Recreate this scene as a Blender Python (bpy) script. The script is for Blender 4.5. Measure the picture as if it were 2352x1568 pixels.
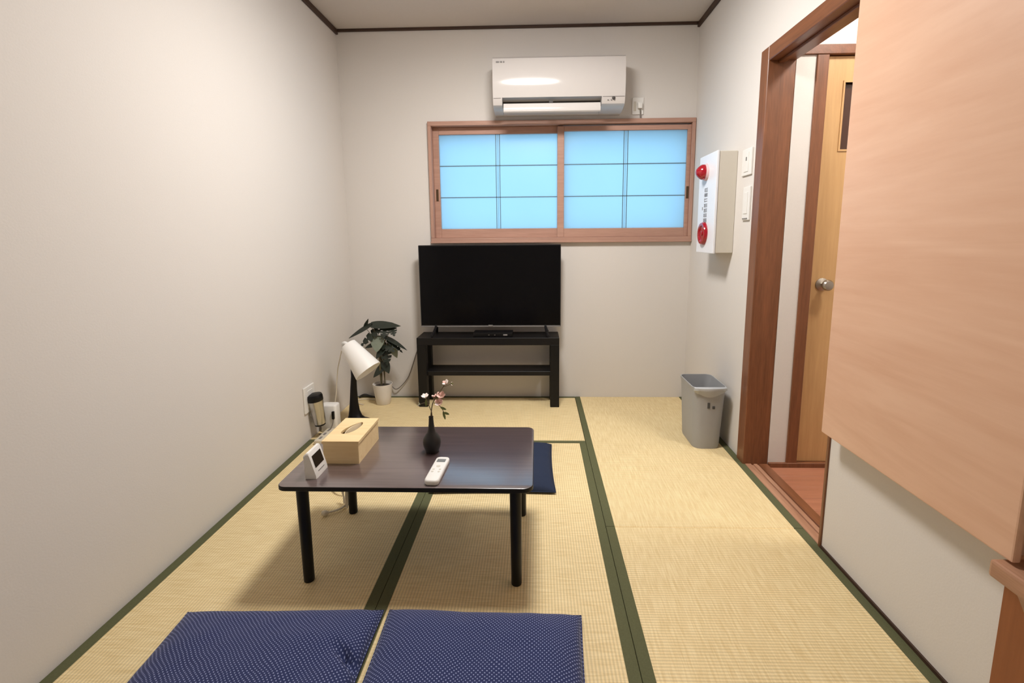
import bpy, bmesh, math, random
from mathutils import Vector, Matrix, Euler, noise

for o in list(bpy.data.objects):
    bpy.data.objects.remove(o, do_unlink=True)
scene = bpy.context.scene
C = scene.collection
random.seed(7)
PI = math.pi

# ------------------------------------------------------------------ camera
F_PX, PX, PY = 1110.19, 1199.39, 709.41
CAM = Vector((1.3115, -3.3616, 1.1516))
pitch, yaw, roll = math.radians(8.6387), math.radians(-1.7718), math.radians(-0.4592)
fw = Vector((math.sin(yaw) * math.cos(pitch), math.cos(yaw) * math.cos(pitch), -math.sin(pitch)))
r0 = fw.cross(Vector((0, 0, 1))).normalized()
u0 = r0.cross(fw)
rv = r0 * math.cos(roll) + u0 * math.sin(roll)
uv = -r0 * math.sin(roll) + u0 * math.cos(roll)
cd = bpy.data.cameras.new('camera')
cd.sensor_fit = 'HORIZONTAL'
cd.sensor_width = 36.0
cd.lens = F_PX / 2352.0 * 36.0
cd.shift_x = (1176.0 - PX) / 2352.0
cd.shift_y = (PY - 784.0) / 2352.0
cd.clip_start = 0.02
cam = bpy.data.objects.new('camera', cd)
C.objects.link(cam)
cam.matrix_world = Matrix(((rv.x, uv.x, -fw.x, CAM.x), (rv.y, uv.y, -fw.y, CAM.y), (rv.z, uv.z, -fw.z, CAM.z), (0, 0, 0, 1)))
scene.camera = cam


def lin(c):
    out = []
    for v in c[:3]:
        v = v / 255.0
        out.append(v / 12.92 if v <= 0.04045 else ((v + 0.055) / 1.055) ** 2.4)
    return (out[0], out[1], out[2], 1.0)


# ------------------------------------------------------------------ world / exposure
LAMP_STRENGTH = 43.0
HALL_STRENGTH = 60.0
world = bpy.data.worlds.new('sky')
scene.world = world
world.use_nodes = True
bg = world.node_tree.nodes['Background']
bg.inputs[0].default_value = lin((176, 226, 255))
bg.inputs[1].default_value = 0.70
vs = scene.view_settings
vs.view_transform = 'Standard'
vs.look = 'None'
vs.gamma = 1.0
vs.use_curve_mapping = False
vs.exposure = 1.16

# ------------------------------------------------------------------ materials


def new_mat(name):
    m = bpy.data.materials.new(name)
    m.use_nodes = True
    nt = m.node_tree
    return m, nt, nt.nodes, nt.links, nt.nodes['Principled BSDF']


def plain(name, col, rough=0.5, metal=0.0, var=0.06, scale=30.0, bump=0.0, spec=0.5, coat=0.0):
    m, nt, N, L, b = new_mat(name)
    c = lin(col)
    tc = N.new('ShaderNodeTexCoord')
    nz = N.new('ShaderNodeTexNoise')
    nz.inputs['Scale'].default_value = scale
    nz.inputs['Detail'].default_value = 4
    L.new(tc.outputs['Object'], nz.inputs['Vector'])
    mx = N.new('ShaderNodeMix')
    mx.data_type = 'RGBA'
    mx.inputs[6].default_value = tuple(v * (1 - var) for v in c[:3]) + (1,)
    mx.inputs[7].default_value = tuple(min(1, v * (1 + var)) for v in c[:3]) + (1,)
    L.new(nz.outputs['Fac'], mx.inputs[0])
    L.new(mx.outputs[2], b.inputs['Base Color'])
    b.inputs['Roughness'].default_value = rough
    b.inputs['Metallic'].default_value = metal
    b.inputs['Specular IOR Level'].default_value = spec
    b.inputs['Coat Weight'].default_value = coat
    if bump:
        bp = N.new('ShaderNodeBump')
        bp.inputs['Strength'].default_value = bump
        bp.inputs['Distance'].default_value = 0.002
        L.new(nz.outputs['Fac'], bp.inputs['Height'])
        L.new(bp.outputs['Normal'], b.inputs['Normal'])
    return m


def wood(name, c1, c2, axis='Z', scale=6.0, stretch=14.0, rough=0.45, spec=0.4, dist=1.0, bump=0.05, coat=0.0):
    m, nt, N, L, b = new_mat(name)
    tc = N.new('ShaderNodeTexCoord')
    mp = N.new('ShaderNodeMapping')
    s = [scale * stretch] * 3
    s['XYZ'.index(axis)] = scale
    mp.inputs['Scale'].default_value = s
    L.new(tc.outputs['Object'], mp.inputs['Vector'])
    n1 = N.new('ShaderNodeTexNoise')
    n1.inputs['Scale'].default_value = 0.35
    n1.inputs['Detail'].default_value = 6
    n1.inputs['Roughness'].default_value = 0.6
    n1.inputs['Distortion'].default_value = dist
    L.new(mp.outputs[0], n1.inputs['Vector'])
    n2 = N.new('ShaderNodeTexNoise')
    n2.inputs['Scale'].default_value = 2.2
    n2.inputs['Detail'].default_value = 3
    L.new(mp.outputs[0], n2.inputs['Vector'])
    ad = N.new('ShaderNodeMix')
    ad.inputs[0].default_value = 0.35
    L.new(n1.outputs['Fac'], ad.inputs[2])
    L.new(n2.outputs['Fac'], ad.inputs[3])
    rp = N.new('ShaderNodeValToRGB')
    rp.color_ramp.elements[0].position = 0.3
    rp.color_ramp.elements[1].position = 0.7
    rp.color_ramp.elements[0].color = lin(c1)
    rp.color_ramp.elements[1].color = lin(c2)
    L.new(ad.outputs[0], rp.inputs[0])
    L.new(rp.outputs[0], b.inputs['Base Color'])
    b.inputs['Roughness'].default_value = rough
    b.inputs['Specular IOR Level'].default_value = spec
    b.inputs['Coat Weight'].default_value = coat
    bp = N.new('ShaderNodeBump')
    bp.inputs['Strength'].default_value = bump
    bp.inputs['Distance'].default_value = 0.002
    L.new(ad.outputs[0], bp.inputs['Height'])
    L.new(bp.outputs['Normal'], b.inputs['Normal'])
    return m


def tatami_mat(name, across):
    """woven rush: ribs 10 mm apart across the given axis"""
    m, nt, N, L, b = new_mat(name)
    tc = N.new('ShaderNodeTexCoord')
    wv = N.new('ShaderNodeTexWave')
    wv.wave_type = 'BANDS'
    wv.bands_direction = across
    wv.inputs['Scale'].default_value = 31.0
    wv.inputs['Distortion'].default_value = 0.6
    wv.inputs['Detail'].default_value = 2
    wv.inputs['Detail Scale'].default_value = 3
    L.new(tc.outputs['Object'], wv.inputs['Vector'])
    mp = N.new('ShaderNodeMapping')
    mp.inputs['Scale'].default_value = (12, 160, 12) if across == 'X' else (160, 12, 12)
    L.new(tc.outputs['Object'], mp.inputs['Vector'])
    nz = N.new('ShaderNodeTexNoise')
    nz.inputs['Scale'].default_value = 1.0
    nz.inputs['Detail'].default_value = 5
    L.new(mp.outputs[0], nz.inputs['Vector'])
    big = N.new('ShaderNodeTexNoise')
    big.inputs['Scale'].default_value = 3.0
    L.new(tc.outputs['Object'], big.inputs['Vector'])
    rp = N.new('ShaderNodeValToRGB')
    rp.color_ramp.elements[0].position = 0.32
    rp.color_ramp.elements[1].position = 0.68
    rp.color_ramp.elements[0].color = lin((232, 206, 152))
    rp.color_ramp.elements[1].color = lin((250, 229, 180))
    L.new(nz.outputs['Fac'], rp.inputs[0])
    mx = N.new('ShaderNodeMix')
    mx.data_type = 'RGBA'
    mx.blend_type = 'MULTIPLY'
    mx.inputs[0].default_value = 0.22
    L.new(rp.outputs[0], mx.inputs[6])
    L.new(wv.outputs['Color'], mx.inputs[7])
    m2 = N.new('ShaderNodeMix')
    m2.data_type = 'RGBA'
    m2.blend_type = 'MULTIPLY'
    m2.inputs[0].default_value = 0.12
    L.new(mx.outputs[2], m2.inputs[6])
    L.new(big.outputs['Fac'], m2.inputs[7])
    L.new(m2.outputs[2], b.inputs['Base Color'])
    b.inputs['Roughness'].default_value = 0.55
    b.inputs['Specular IOR Level'].default_value = 0.35
    bp = N.new('ShaderNodeBump')
    bp.inputs['Strength'].default_value = 0.35
    bp.inputs['Distance'].default_value = 0.0015
    L.new(wv.outputs['Fac'], bp.inputs['Height'])
    L.new(bp.outputs['Normal'], b.inputs['Normal'])
    return m


def stitched(name, base, dots):
    """navy cotton covered in rows of pale stitches"""
    m, nt, N, L, b = new_mat(name)
    tc = N.new('ShaderNodeTexCoord')
    nz = N.new('ShaderNodeTexNoise')
    nz.inputs['Scale'].default_value = 9
    L.new(tc.outputs['Object'], nz.inputs['Vector'])
    va = N.new('ShaderNodeVectorMath')
    va.operation = 'MULTIPLY_ADD'
    va.inputs[1].default_value = (0.02, 0.02, 0.0)
    L.new(nz.outputs['Color'], va.inputs[0])
    L.new(tc.outputs['Object'], va.inputs[2])
    sp = N.new('ShaderNodeSeparateXYZ')
    L.new(va.outputs[0], sp.inputs[0])

    def sinof(out, k):
        a = N.new('ShaderNodeMath'); a.operation = 'MULTIPLY'; a.inputs[1].default_value = k
        L.new(out, a.inputs[0])
        s_ = N.new('ShaderNodeMath'); s_.operation = 'SINE'
        L.new(a.outputs[0], s_.inputs[0])
        return s_.outputs[0]
    k = 2 * PI / 0.0115
    s1, s2 = sinof(sp.outputs[0], k), sinof(sp.outputs[1], k)
    mu = N.new('ShaderNodeMath'); mu.operation = 'MULTIPLY'
    L.new(s1, mu.inputs[0]); L.new(s2, mu.inputs[1])
    mr = N.new('ShaderNodeMapRange')
    mr.inputs[1].default_value = 0.35
    mr.inputs[2].default_value = 0.95
    L.new(mu.outputs[0], mr.inputs[0])
    mx = N.new('ShaderNodeMix'); mx.data_type = 'RGBA'
    mx.inputs[6].default_value = lin(base)
    mx.inputs[7].default_value = lin(dots)
    L.new(mr.outputs[0], mx.inputs[0])
    L.new(mx.outputs[2], b.inputs['Base Color'])
    b.inputs['Roughness'].default_value = 0.9
    b.inputs['Specular IOR Level'].default_value = 0.15
    b.inputs['Sheen Weight'].default_value = 0.15
    bp = N.new('ShaderNodeBump'); bp.inputs['Strength'].default_value = 0.3; bp.inputs['Distance'].default_value = 0.001
    L.new(mu.outputs[0], bp.inputs['Height'])
    L.new(bp.outputs['Normal'], b.inputs['Normal'])
    return m


def frosted(name, col):
    """frosted window paper-glass: daylight from outside passes through it"""
    m, nt, N, L, b = new_mat(name)
    tc = N.new('ShaderNodeTexCoord')
    nz = N.new('ShaderNodeTexNoise'); nz.inputs['Scale'].default_value = 3.0
    L.new(tc.outputs['Object'], nz.inputs['Vector'])
    c = lin(col)
    mx = N.new('ShaderNodeMix'); mx.data_type = 'RGBA'
    mx.inputs[6].default_value = tuple(v * 0.95 for v in c[:3]) + (1,)
    mx.inputs[7].default_value = c
    L.new(nz.outputs['Fac'], mx.inputs[0])
    tr = N.new('ShaderNodeBsdfTranslucent')
    L.new(mx.outputs[2], tr.inputs['Color'])
    gl = N.new('ShaderNodeBsdfGlossy'); gl.inputs['Roughness'].default_value = 0.35
    ms = N.new('ShaderNodeMixShader'); ms.inputs[0].default_value = 0.04
    L.new(tr.outputs[0], ms.inputs[1]); L.new(gl.outputs[0], ms.inputs[2])
    L.new(ms.outputs[0], N['Material Output'].inputs['Surface'])
    return m


def emit(name, col, strength):
    m, nt, N, L, b = new_mat(name)
    b.inputs['Base Color'].default_value = (0.8, 0.8, 0.8, 1)
    b.inputs['Emission Color'].default_value = col
    b.inputs['Emission Strength'].default_value = strength
    return m


M = {}
M['plaster'] = plain('plaster', (216, 211, 206), 0.9, var=0.025, scale=180, bump=0.12, spec=0.1)
M['ceiling'] = plain('ceiling_paper', (206, 199, 194), 0.9, var=0.02, scale=60, bump=0.05, spec=0.1)
M['tat_x'] = tatami_mat('tatami_rush', 'X')
M['tat_y'] = tatami_mat('tatami_rush_turned', 'Y')
M['heri'] = plain('tatami_border_cloth', (92, 93, 66), 0.85, var=0.18, scale=220, bump=0.2, spec=0.15)
M['trimwood'] = wood('dark_trim_wood', (52, 36, 27), (74, 52, 40), 'Y', rough=0.5)
M['trimwood_x'] = wood('dark_trim_wood_back', (52, 36, 27), (74, 52, 40), 'X', rough=0.5)
M['winwood'] = wood('window_frame_wood', (164, 126, 110), (188, 149, 131), 'X', rough=0.5)
M['winwood_z'] = wood('window_stile_wood', (164, 126, 110), (188, 149, 131), 'Z', rough=0.5)
M['doorframe'] = wood('red_brown_door_frame_wood', (100, 61, 38), (136, 86, 56), 'Z', rough=0.35, spec=0.5)
M['doorframe_y'] = wood('red_brown_head_wood', (100, 61, 38), (136, 86, 56), 'Y', rough=0.35, spec=0.5)
M['doorleaf'] = wood('honey_door_veneer', (186, 146, 98), (206, 166, 116), 'Z', scale=3, rough=0.4)
M['hallfloor'] = wood('red_wood_floor', (150, 97, 72), (180, 122, 94), 'X', scale=3, rough=0.35, spec=0.5)
M['sill'] = wood('sill_wood', (150, 108, 84), (186, 142, 114), 'Y', rough=0.35, spec=0.5)
M['peach'] = wood('peach_birch_veneer', (208, 164, 136), (223, 184, 157), 'Y', scale=2.2, stretch=9, rough=0.45, spec=0.35, dist=1.8, bump=0.02)
M['post'] = wood('post_wood', (128, 74, 40), (152, 92, 54), 'Z', scale=3, rough=0.45)
M['tabletop'] = wood('walnut_tabletop', (62, 50, 51), (100, 82, 82), 'X', scale=2.0, stretch=26, rough=0.3, spec=0.9, bump=0.02, coat=1.0)
M['tabletop'].node_tree.nodes['Principled BSDF'].inputs['Coat IOR'].default_value = 1.95
M['tabletop'].node_tree.nodes['Principled BSDF'].inputs['Coat Roughness'].default_value = 0.22
M['black'] = plain('black_lacquer', (11, 10, 12), 0.42, var=0.1, spec=0.3)
M['blackwood'] = wood('black_brown_foil', (11, 10, 11), (20, 17, 18), 'X', scale=3, rough=0.45, spec=0.3)
M['screen'] = plain('tv_screen', (4, 4, 7), 0.16, var=0.02, spec=0.2)
M['bezel'] = plain('tv_bezel', (14, 14, 16), 0.35)
M['silver'] = plain('brushed_silver', (190, 188, 184), 0.28, metal=1.0)
M['acwhite'] = plain('white_ac_plastic', (206, 201, 198), 0.12, var=0.01, spec=0.28)
M['white'] = plain('white_plastic', (228, 226, 222), 0.4, var=0.02)
M['cream'] = plain('cream_tissue', (238, 222, 190), 0.8, var=0.03)
M['dark'] = plain('dark_grey_vane_plastic', (70, 66, 64), 0.7)
M['grey'] = plain('grey_print', (128, 124, 122), 0.6)
M['bin'] = plain('grey_bin_plastic', (160, 161, 163), 0.45, var=0.03)
M['binrim'] = plain('light_grey_rim', (178, 181, 184), 0.4, var=0.02)
M['binslot'] = plain('bin_slot_shade', (70, 72, 74), 0.5)  # dark grey stands in for the shade inside the bin's slots
M['boxfront'] = plain('alarm_front_white', (232, 234, 240), 0.3, var=0.015)
M['boxside'] = plain('alarm_box_beige', (206, 200, 188), 0.5, var=0.02)
M['red'] = plain('red_lens', (158, 14, 34), 0.15, var=0.05, spec=0.6, coat=0.5)
M['pinkring'] = plain('pale_pink_ring', (226, 190, 194), 0.35)
M['pine'] = wood('pale_pine', (220, 189, 138), (238, 213, 166), 'X', scale=4, rough=0.55)
M['lcd'] = plain('black_clock_display', (18, 16, 18), 0.2)
M['remotelcd'] = plain('grey_remote_display', (118, 120, 118), 0.3)
M['navy'] = stitched('navy_stitched_cotton', (44, 52, 92), (150, 158, 196))
M['navyplain'] = plain('plain_navy_cotton', (42, 50, 70), 0.9, var=0.12, scale=200, spec=0.15)
M['leaf'] = plain('dark_green_leaf', (38, 45, 37), 0.35, var=0.35, scale=25, spec=0.5)
M['leafpale'] = plain('grey_green_leaf', (122, 130, 114), 0.4, var=0.25, scale=25, spec=0.5)
M['stem'] = plain('brown_green_stem', (92, 84, 60), 0.6, var=0.2)
M['soil'] = plain('dark_soil', (52, 42, 34), 0.95, var=0.4, scale=90, bump=0.6)
M['pot'] = plain('white_ceramic', (226, 220, 212), 0.35, var=0.02)
M['shade'] = plain('white_lamp_shade', (240, 238, 234), 0.5, var=0.015)
M['vase'] = plain('matte_black_ceramic', (24, 23, 24), 0.42, var=0.25, scale=60)
M['petalw'] = plain('white_petal', (244, 232, 226), 0.6, var=0.04)
M['petalp'] = plain('pink_petal', (232, 188, 176), 0.6, var=0.1)
M['twig'] = plain('thin_twig', (104, 88, 64), 0.7, var=0.2)
M['greenleaf'] = plain('small_green_leaf', (112, 122, 66), 0.5, var=0.2)
M['cordwhite'] = plain('white_cord', (214, 204, 184), 0.5)
M['cordblack'] = plain('black_cord', (26, 24, 24), 0.5)
M['cordgrey'] = plain('grey_cord', (120, 112, 106), 0.5)
M['pane_l'] = frosted('frosted_pane', (234, 245, 251))
M['pane_r'] = M['pane_l']
M['muntin'] = plain('thin_grey_muntin', (96, 120, 132), 0.6)
M['brass'] = plain('dark_bronze_pull', (92, 72, 52), 0.4, metal=0.6)
M['steel'] = plain('satin_steel', (176, 170, 160), 0.3, metal=1.0)
M['windowslot'] = plain('brown_glass_slot', (70, 42, 30), 0.15)
M['lampglow'] = emit('ceiling_lamp_diffuser', (1.0, 0.965, 0.925, 1), LAMP_STRENGTH)
M['hallglow'] = emit('hall_lamp_diffuser', (1.0, 0.96, 0.9, 1), HALL_STRENGTH)

# ------------------------------------------------------------------ mesh helpers


def box(bm, x0, x1, y0, y1, z0, z1, bev=0.0, seg=2, rot=None, piv=None):
    if x0 > x1: x0, x1 = x1, x0
    if y0 > y1: y0, y1 = y1, y0
    if z0 > z1: z0, z1 = z1, z0
    r = bmesh.ops.create_cube(bm, size=1.0)
    vs_ = r['verts']
    for v in vs_:
        v.co = Vector(((x0 + x1) / 2 + v.co.x * (x1 - x0), (y0 + y1) / 2 + v.co.y * (y1 - y0), (z0 + z1) / 2 + v.co.z * (z1 - z0)))
    if bev > 0:
        es = list({e for v in vs_ for e in v.link_edges})
        rr = bmesh.ops.bevel(bm, geom=es, offset=bev, segments=seg, profile=0.6, affect='EDGES', clamp_overlap=True)
        vs_ = list({v for f in rr['faces'] for v in f.verts} | {v for v in vs_ if v.is_valid})
    if rot is not None:
        bmesh.ops.rotate(bm, verts=vs_, cent=piv or Vector(((x0 + x1) / 2, (y0 + y1) / 2, (z0 + z1) / 2)), matrix=rot)
    return bm


def loft(bm, rings, cap=True, closed=True):
    """rings: lists of Vectors with equal count"""
    vr = [[bm.verts.new(p) for p in r] for r in rings]
    n = len(vr[0])
    for a, b in zip(vr, vr[1:]):
        for i in range(n if closed else n - 1):
            j = (i + 1) % n
            bm.faces.new((a[i], a[j], b[j], b[i]))
    if cap and closed:
        bm.faces.new(list(reversed(vr[0])))
        bm.faces.new(vr[-1])
    return vr


def ring(c, rx, ry, z, n=24, ph=0.0):
    return [Vector((c[0] + rx * math.cos(2 * PI * i / n + ph), c[1] + ry * math.sin(2 * PI * i / n + ph), z)) for i in range(n)]


def lathe(bm, prof, n=24, c=(0, 0), cap=True):
    return loft(bm, [ring(c, max(r, 1e-4), max(r, 1e-4), z, n) for r, z in prof], cap)


def rrect(w, d, r, z, c=(0, 0), k=5):
    pts = []
    for sx, sy, a0 in ((1, 1, 0), (-1, 1, 90), (-1, -1, 180), (1, -1, 270)):
        cx, cy = c[0] + sx * (w / 2 - r), c[1] + sy * (d / 2 - r)
        for i in range(k + 1):
            a = math.radians(a0 + 90 * i / k)
            pts.append(Vector((cx + r * math.cos(a), cy + r * math.sin(a), z)))
    return pts


def spline(pts, per=8):
    P = [Vector(p) for p in pts]
    if len(P) < 3:
        return P
    out = []
    E = [P[0] * 2 - P[1]] + P + [P[-1] * 2 - P[-2]]
    for i in range(1, len(E) - 2):
        p0, p1, p2, p3 = E[i - 1], E[i], E[i + 1], E[i + 2]
        for k in range(per):
            t = k / per
            out.append(0.5 * ((2 * p1) + (-p0 + p2) * t + (2 * p0 - 5 * p1 + 4 * p2 - p3) * t * t + (-p0 + 3 * p1 - 3 * p2 + p3) * t ** 3))
    out.append(P[-1])
    return out


def tube(bm, pts, rad, n=8, per=8, smooth=True):
    """rad: number or list interpolated along the path"""
    P = spline(pts, per) if smooth else [Vector(p) for p in pts]
    m = len(P)
    up = Vector((0.31, 0.17, 0.93))
    rings = []
    for i, p in enumerate(P):
        t = (P[min(i + 1, m - 1)] - P[max(i - 1, 0)]).normalized()
        a = t.cross(up)
        if a.length < 1e-3:
            a = t.cross(Vector((1, 0, 0)))
        a.normalize()
        b = a.cross(t)
        if isinstance(rad, (int, float)):
            r = rad
        else:
            f = i / (m - 1) * (len(rad) - 1)
            j = min(int(f), len(rad) - 2)
            r = rad[j] + (rad[j + 1] - rad[j]) * (f - j)
        rings.append([p + (a * math.cos(2 * PI * k / n) + b * math.sin(2 * PI * k / n)) * r for k in range(n)])
    loft(bm, rings)
    return bm


def prism_x(bm, prof, x0, x1):
    """prof: list of (y,z) outline, extruded along x"""
    return loft(bm, [[Vector((x0, y, z)) for y, z in prof], [Vector((x1, y, z)) for y, z in prof]])


def B():
    return bmesh.new()


def obj(name, bm, mat, parent=None, smooth=False, loc=None, auto=None):
    bmesh.ops.recalc_face_normals(bm, faces=bm.faces)
    me = bpy.data.meshes.new(name)
    bm.to_mesh(me)
    bm.free()
    if smooth:
        for p in me.polygons:
            p.use_smooth = True
        try:
            me.set_sharp_from_angle(angle=math.radians(auto or 40))
        except Exception:
            pass
    me.materials.append(mat)
    o = bpy.data.objects.new(name, me)
    C.objects.link(o)
    if parent:
        o.parent = parent
    if loc:
        o.location = loc
    return o


def thing(name, label, cat, loc=(0, 0, 0), rot=(0, 0, 0), group=None):
    o = bpy.data.objects.new(name, None)
    o.empty_display_size = 0.05
    C.objects.link(o)
    o.location = loc
    o.rotation_euler = rot
    o['label'] = label
    o['category'] = cat
    if group:
        o['group'] = group
    return o


def tag(o, label, cat, group=None):
    o['label'] = label
    o['category'] = cat
    if group:
        o['group'] = group
    return o


def struct(name, bm, mat, label=None, smooth=False):
    o = obj(name, bm, mat, smooth=smooth)
    o['kind'] = 'structure'
    if label:
        o['label'] = label
    return o


def sroot(name, label=None, loc=(0, 0, 0)):
    o = bpy.data.objects.new(name, None)
    C.objects.link(o)
    o.location = loc
    o['kind'] = 'structure'
    if label:
        o['label'] = label
    return o


# ------------------------------------------------------------------ the room
W, H, YB = 2.36, 2.49, -4.2           # width, height, rear end
TW = 0.10                              # thickness of the right wall
DY0, DY1, DZ = -1.03, -1.69, 1.915     # doorway in the right wall
PY0 = -2.35                            # brown post beside the camera
HX, HYN = 3.45, -2.6                   # hallway extents

bm = B(); box(bm, -0.12, W, YB, 0.0, -0.14, -0.05)
floor = struct('floor', bm, M['trimwood'], 'tatami floor with dark olive cloth borders')
HW = 0.036
B1, B2, MD = 0.803, 1.583, 0.787


def mat_piece(x0, x1, y0, y1, m, borders):
    cx, cy = (x0 + x1) / 2, (y0 + y1) / 2
    bm = B(); g = 0.0008
    box(bm, x0 + g - cx, x1 - g - cx, y0 + g - cy, y1 - g - cy, -0.05, 0.0, 0.003, 1)
    t = obj('tatami_mat', bm, m, floor, loc=(cx, cy, 0))
    for side in borders:
        bm = B()
        if side == 'L': box(bm, x0 - cx + g, x0 - cx + HW, y0 - cy + g, y1 - cy - g, -0.045, 0.0016, 0.001, 1)
        if side == 'R': box(bm, x1 - cx - HW, x1 - cx - g, y0 - cy + g, y1 - cy - g, -0.045, 0.0016, 0.001, 1)
        if side == 'N': box(bm, x0 - cx + g, x1 - cx - g, y0 - cy + g, y0 - cy + HW * 0.75, -0.045, 0.0016, 0.001, 1)
        if side == 'F': box(bm, x0 - cx + g, x1 - cx - g, y1 - cy - HW * 0.75, y1 - cy - g, -0.045, 0.0016, 0.001, 1)
        obj('cloth_border', bm, M['heri'], t)


mat_piece(0, B2, -MD, 0, M['tat_x'], 'NF')
mat_piece(0, B1, -3 * MD, -MD, M['tat_x'], 'LR')
mat_piece(B1, B2, -3 * MD, -MD, M['tat_x'], 'LR')
mat_piece(0, B2, -4 * MD, -3 * MD, M['tat_x'], 'NF')
mat_piece(B2, W, -2 * MD, 0, M['tat_y'], 'LR')
mat_piece(B2, W, -4 * MD, -2 * MD, M['tat_y'], 'LR')
mat_piece(0, B2, YB, -4 * MD, M['tat_x'], 'F')
mat_piece(B2, W, YB, -4 * MD, M['tat_y'], 'LR')

bm = B(); box(bm, -0.12, HX + 0.1, YB - 0.1, 0.15, H, H + 0.1)
struct('ceiling', bm, M['ceiling'], 'plain pale ceiling with thin dark edging')
bm = B(); box(bm, -0.12, 0.0, YB - 0.1, 0.15, -0.14, H)
struct('wall_left', bm, M['plaster'], 'plain off-white plaster wall')
WX0, WX1, WZ0, WZ1 = 0.586, 2.357, 1.108, 1.905   # outer edge of the window frame
bm = B()
hx0, hx1, hz0, hz1 = WX0 + 0.015, WX1 - 0.012, WZ0 + 0.015, WZ1 - 0.015
box(bm, 0, hx0, 0, 0.15, -0.14, H)
box(bm, hx0, hx1, 0, 0.15, -0.14, hz0)
box(bm, hx0, hx1, 0, 0.15, hz1, H)
box(bm, hx1, W + TW, 0, 0.15, -0.14, H)
struct('wall_back', bm, M['plaster'], 'off-white end wall with a wide sliding window')
bm = B()
box(bm, W, W + TW, DY0 + 0.07, 0.0, -0.14, H)
box(bm, W, W + TW, DY1, DY0 + 0.07, DZ + 0.06, H)
box(bm, W, W + TW, PY0, DY1, -0.14, H)
box(bm, W, W + TW, YB, PY0 - 0.12, -0.14, H)
struct('wall_right', bm, M['plaster'], 'off-white side wall with a doorway')
bm = B(); box(bm, -0.12, W + TW, YB - 0.1, YB, -0.14, H)
struct('wall_rear', bm, M['plaster'])

# dark edging under the ceiling
tr = 0.016
bm = B(); box(bm, 0, tr, YB, 0, H - 0.03, H, 0.002, 1)
struct('trim_1', bm, M['trimwood'], 'dark wooden edging along left ceiling corner')
bm = B(); box(bm, tr, W - tr, -tr, 0, H - 0.016, H, 0.002, 1)
struct('trim_2', bm, M['trimwood_x'], 'dark wooden edging along end ceiling corner')
bm = B(); box(bm, W - tr, W, YB, 0, H - 0.03, H, 0.002, 1)
struct('trim_3', bm, M['trimwood'], 'dark wooden edging along right ceiling corner')
# thin dark strip at the foot of the right wall, and the brown post
bm = B(); box(bm, W - 0.006, W, DY1 - 0.002, PY0, 0.0, 0.012)
struct('baseboard_right', bm, M['trimwood'], 'thin dark strip at the foot of the right wall')
bm = B(); box(bm, W - 0.004, W + TW, PY0 - 0.12, PY0, -0.10, H - 0.03, 0.003, 1)
struct('trim_4', bm, M['post'], 'brown wooden post at the end of the right wall')

# ------------------------------------------------------------------ window
win = sroot('window_1', 'wide wooden sliding window with frosted blue panes')
fw_ = 0.022
bm = B()
box(bm, WX0, WX1, -0.022, 0.13, WZ0, WZ0 + 0.03, 0.002, 1)
box(bm, WX0 - 0.004, WX1, -0.03, 0.0, WZ0 - 0.006, WZ0 + 0.006, 0.002, 1)
obj('frame_sill', bm, M['winwood'], win)
bm = B(); box(bm, WX0, WX1, -0.022, 0.13, WZ1 - 0.028, WZ1, 0.002, 1)
obj('frame_head', bm, M['winwood'], win)
bm = B(); box(bm, WX0, WX0 + fw_, -0.022, 0.13, WZ0 + 0.03, WZ1 - 0.028, 0.002, 1)
obj('frame_jamb', bm, M['winwood_z'], win)
bm = B(); box(bm, WX1 - fw_, WX1, -0.022, 0.13, WZ0 + 0.03, WZ1 - 0.028, 0.002, 1)
obj('frame_jamb', bm, M['winwood_z'], win)


bm = B(); box(bm, WX0 + 0.022, WX1 - 0.022, 0.066, 0.125, WZ1 - 0.08, WZ1 - 0.028)
obj('light_block_board', bm, M['trimwood_x'], win)  # added behind the sash tops to stop daylight leaking in under the head


def sash(x0, x1, y0, y1, px0, px1, pz0, pz1, pm, vx, hz, pullx):
    z0, z1 = WZ0 + 0.03, WZ1 - (0.029 if y0 > 0.01 else 0.038)
    bm = B()
    box(bm, x0, px0, y0, y1, z0, z1, 0.002, 1)
    box(bm, px1, x1, y0, y1, z0, z1, 0.002, 1)
    box(bm, px0, px1, y0, y1, z0, pz0, 0.002, 1)
    box(bm, px0, px1, y0, y1, pz1, z1, 0.002, 1)
    s = obj('sash', bm, M['winwood'], win)
    ym = (y0 + y1) / 2
    xs = [px0, vx, px1]
    zs = [pz0] + hz + [pz1]
    for i in range(2):
        for j in range(3):
            bm = B(); box(bm, xs[i] - (0.004 if i == 0 else 0.0), xs[i + 1] + (0.004 if i == 1 else 0.0), ym - 0.0015 + 0.004, ym + 0.0015 + 0.004, zs[j] - (0.003 if j == 0 else 0.0), zs[j + 1] + (0.003 if j == 2 else 0.0))
            obj('pane', bm, pm, s)
    for dx in (-0.013, 0.013):
        bm = B(); box(bm, vx + dx - 0.0022, vx + dx + 0.0022, ym - 0.004, ym + 0.0025, pz0, pz1)
        obj('muntin', bm, M['muntin'], s)
    for z in hz:
        bm = B(); box(bm, px0, px1, ym - 0.004, ym + 0.0025, z - 0.0028, z + 0.0028)
        obj('muntin', bm, M['muntin'], s)
    bm = B(); box(bm, pullx - 0.008, pullx + 0.008, y0 - 0.002, y0 + 0.002, 1.39, 1.47, 0.0015, 2)
    obj('finger_pull', bm, M['brass'], s)


sash(WX0 + fw_, 1.494, 0.034, 0.062, 0.648, 1.454, 1.20, 1.83, M['pane_l'], 1.048, [1.414, 1.625], 0.628)
sash(1.452, WX1 - fw_, 0.0, 0.028, 1.497, 2.312, 1.197, 1.836, M['pane_r'], 1.909, [1.412, 1.622], 2.324)

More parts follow.
